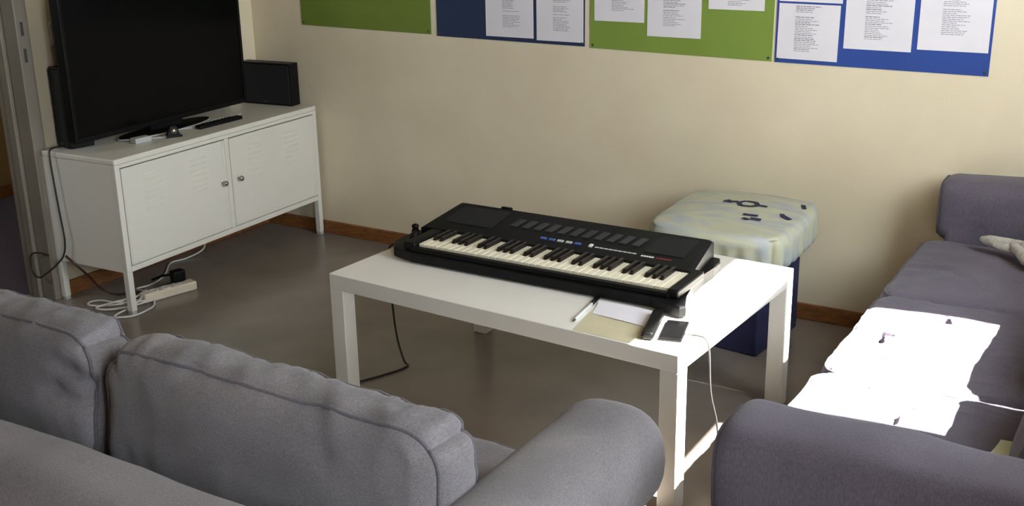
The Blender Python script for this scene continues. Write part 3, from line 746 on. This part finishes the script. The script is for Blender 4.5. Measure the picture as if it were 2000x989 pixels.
paper('paper_sheet', 'pale greenish folded paper tucked beside the near arm of the right sofa', [(3.555, -1.76), (3.625, -1.79), (3.65, -1.70), (3.575, -1.685)], 0.485, M_pale, 0.012)

# ------------------------------------------------------------------ stool box
st = thing('box_stool', 'navy box stool with a patterned padded seat behind the table', 'stool', (2.53, -0.33, 0), 0.03)
SX, SY = 0.235, 0.225
bm = bmesh.new(); bx(bm, -0.18, 0.18, -0.17, 0.17, 0.0, 0.37, 0.008); bo = fin('box_body', bm, M_navy, st); bo.location = (-0.033, 0.080, 0); bo.rotation_euler = (0, 0, -0.13)
def stf(u, v, w):
    u2, v2 = stretch_t(u, 0), stretch_t(v, 0)
    p = rounded(u2, v2, w, 0.245, 0.275, 0.060, 0.035)
    k = (abs(u2)**4)*(abs(v2)**4); p.x -= math.copysign(0.035*k, u2); p.y -= math.copysign(0.035*k, v2)
    p.z += 0.020*(1-u2*u2)*(1-v2*v2)*(w > 0)
    p.z += noise.fractal(p*6, 1, 2, 3)*0.004
    if w < 0.6: # gathered skirt
        s = math.sin((p.x if abs(v2) > abs(u2) else p.y)*110)*0.005*(0.6-w)
        p.x += s*(abs(u2) > 0.98)*math.copysign(1, u2); p.y += s*(abs(v2) > 0.98)*math.copysign(1, v2)
    return p
so = fin('padded_seat', cushion_mesh(stf, 70, 70, 14), M_stool, st, True); so.location = (0, -0.03, 0.425)
# printed dark motifs: flat print patches lying on the cover
def motif(pts, zoff=0.0012):
    bm = bmesh.new(); vv = []
    for (x, y) in pts:
        p = stf(max(-1, min(1, 0)), 0, 1)
        u = x/0.245; v = y/0.275
        z = 0.060+0.020*(1-u*u)*(1-v*v)+noise.fractal(Vector((x, y, 0.06))*6, 1, 2, 3)*0.004
        vv.append(bm.verts.new((x, y, z+zoff+0.0015)))
    bm.faces.new(vv)
    o = fin('printed_motif', bm, M_navy, so); return o
def stroke(a, b, wd):
    A, B = Vector(a), Vector(b); d = (B-A).normalized(); n = Vector((-d.y, d.x))*wd*0.75
    motif([tuple(A-n), tuple(B-n), tuple(B+n), tuple(A+n)])
cx, cy = 0.03, 0.05
for k in range(6):
    a0, a1 = math.pi/3*k, math.pi/3*(k+1)
    stroke((cx+0.035*math.cos(a0), cy+0.035*math.sin(a0)), (cx+0.035*math.cos(a1), cy+0.035*math.sin(a1)), 0.010)
stroke((-0.06, 0.05), (-0.01, 0.06), 0.012); stroke((-0.05, 0.07), (-0.03, 0.04), 0.010); stroke((0.065, 0.05), (0.095, 0.055), 0.010)
stroke((0.05, -0.07), (0.10, -0.065), 0.012); stroke((0.085, -0.10), (0.12, -0.095), 0.016); stroke((0.06, -0.105), (0.085, -0.115), 0.010)
stroke((0.165, -0.01), (0.20, -0.03), 0.014); stroke((0.16, 0.005), (0.17, -0.01), 0.010); stroke((0.19, 0.16), (0.205, 0.12), 0.010)

# ------------------------------------------------------------------ cables and socket strip by the cabinet
t = thing('socket_strip', 'white multiple socket strip lying on the floor under the cabinet', 'socket strip', (0.372, -0.985, 0.0), math.radians(76))
box('housing', -0.115, 0.115, -0.026, 0.026, 0.0, 0.038, mat('cream_plastic', (226, 214, 194), 0.45), t, 0.007, 3)
for i in range(3):
    lathe('socket', [(0.019, 0.0375), (0.019, 0.0395), (0.016, 0.0395), (0.015, 0.0388)], M_winframe, t, 20, 'Z', (-0.065+i*0.052, 0, 0))
t = thing('power_plug', 'black angled power plug stuck into the white socket strip', 'plug', (0.365, -0.925, 0.0395), math.radians(76))
box('plug_body', -0.028, 0.028, -0.02, 0.02, 0.0, 0.050, M_black, t, 0.008, 3)
tube_obj('strain_relief', [(-0.02, 0, 0.035), (-0.05, 0.03, 0.03), (-0.08, 0.07, 0.01)], 0.005, M_black, t)
o = tube_obj('extension_lead', [(0.335, -1.098, 0.012), (0.300, -1.150, 0.006), (0.240, -1.210, 0.005), (0.185, -1.230, 0.005), (0.165, -1.205, 0.006), (0.190, -1.175, 0.007), (0.26, -1.165, 0.009), (0.335, -1.135, 0.014), (0.385, -1.085, 0.014),
                                (0.372, -1.105, 0.010), (0.345, -1.180, 0.008), (0.300, -1.240, 0.010), (0.250, -1.245, 0.010), (0.26, -1.19, 0.012), (0.31, -1.10, 0.020), (0.290, -1.030, 0.020), (0.33, -1.04, 0.012), (0.415, -1.10, 0.006), (0.440, -1.165, 0.006), (0.440, -1.225, 0.006), (0.405, -1.262, 0.005), (0.355, -1.30, 0.005), (0.325, -1.40, 0.005), (0.30, -1.55, 0.005)], 0.0042, M_cablew, None, 10)
tag(o, 'white extension lead coiled on the floor around the cabinet leg', 'cable')
o = tube_obj('network_cable', [(0.06, -0.50, 0.160), (0.075, -0.505, 0.10), (0.10, -0.53, 0.03), (0.085, -0.62, 0.006), (0.070, -0.70, 0.005), (0.15, -0.80, 0.005), (0.20, -0.88, 0.005), (0.215, -0.95, 0.005), (0.22, -1.02, 0.012), (0.30, -1.05, 0.024), (0.36, -1.13, 0.020), (0.373, -1.195, 0.012), (0.385, -1.26, 0.012), (0.425, -1.35, 0.005), (0.45, -1.48, 0.005)], 0.0038, M_cablew, None, 8)
tag(o, 'thin white cable running under the cabinet to its far back leg', 'cable')
o = tube_obj('speaker_cable', [(0.080, -1.165, TOPZ+0.012), (0.085, -1.225, TOPZ+0.012), (0.092, -1.243, TOPZ-0.01), (0.100, -1.246, 0.50), (0.108, -1.246, 0.38), (0.118, -1.248, 0.27), (0.100, -1.250, 0.205), (0.060, -1.262, 0.16), (0.015, -1.275, 0.125), (-0.02, -1.29, 0.105), (-0.055, -1.29, 0.13), (-0.058, -1.285, 0.19), (-0.02, -1.275, 0.205), (0.03, -1.265, 0.20)], 0.0035, M_cableb, None, 8)
tag(o, 'dark cable hanging down the near side of the cabinet with a loop', 'cable')
o = tube_obj('mains_cable', [(0.100, -1.240, 0.200), (0.135, -1.235, 0.175), (0.155, -1.19, 0.11), (0.165, -1.16, 0.06), (0.17, -1.13, 0.03), (0.20, -1.10, 0.012), (0.26, -1.03, 0.010), (0.30, -0.95, 0.012), (0.33, -0.89, 0.04)], 0.0045, mat('dark_red_cable', (62, 28, 24), 0.5), None, 8)
tag(o, 'dark red power cord slanting down behind the near cabinet leg', 'cable')
bpy.context.view_layer.update()
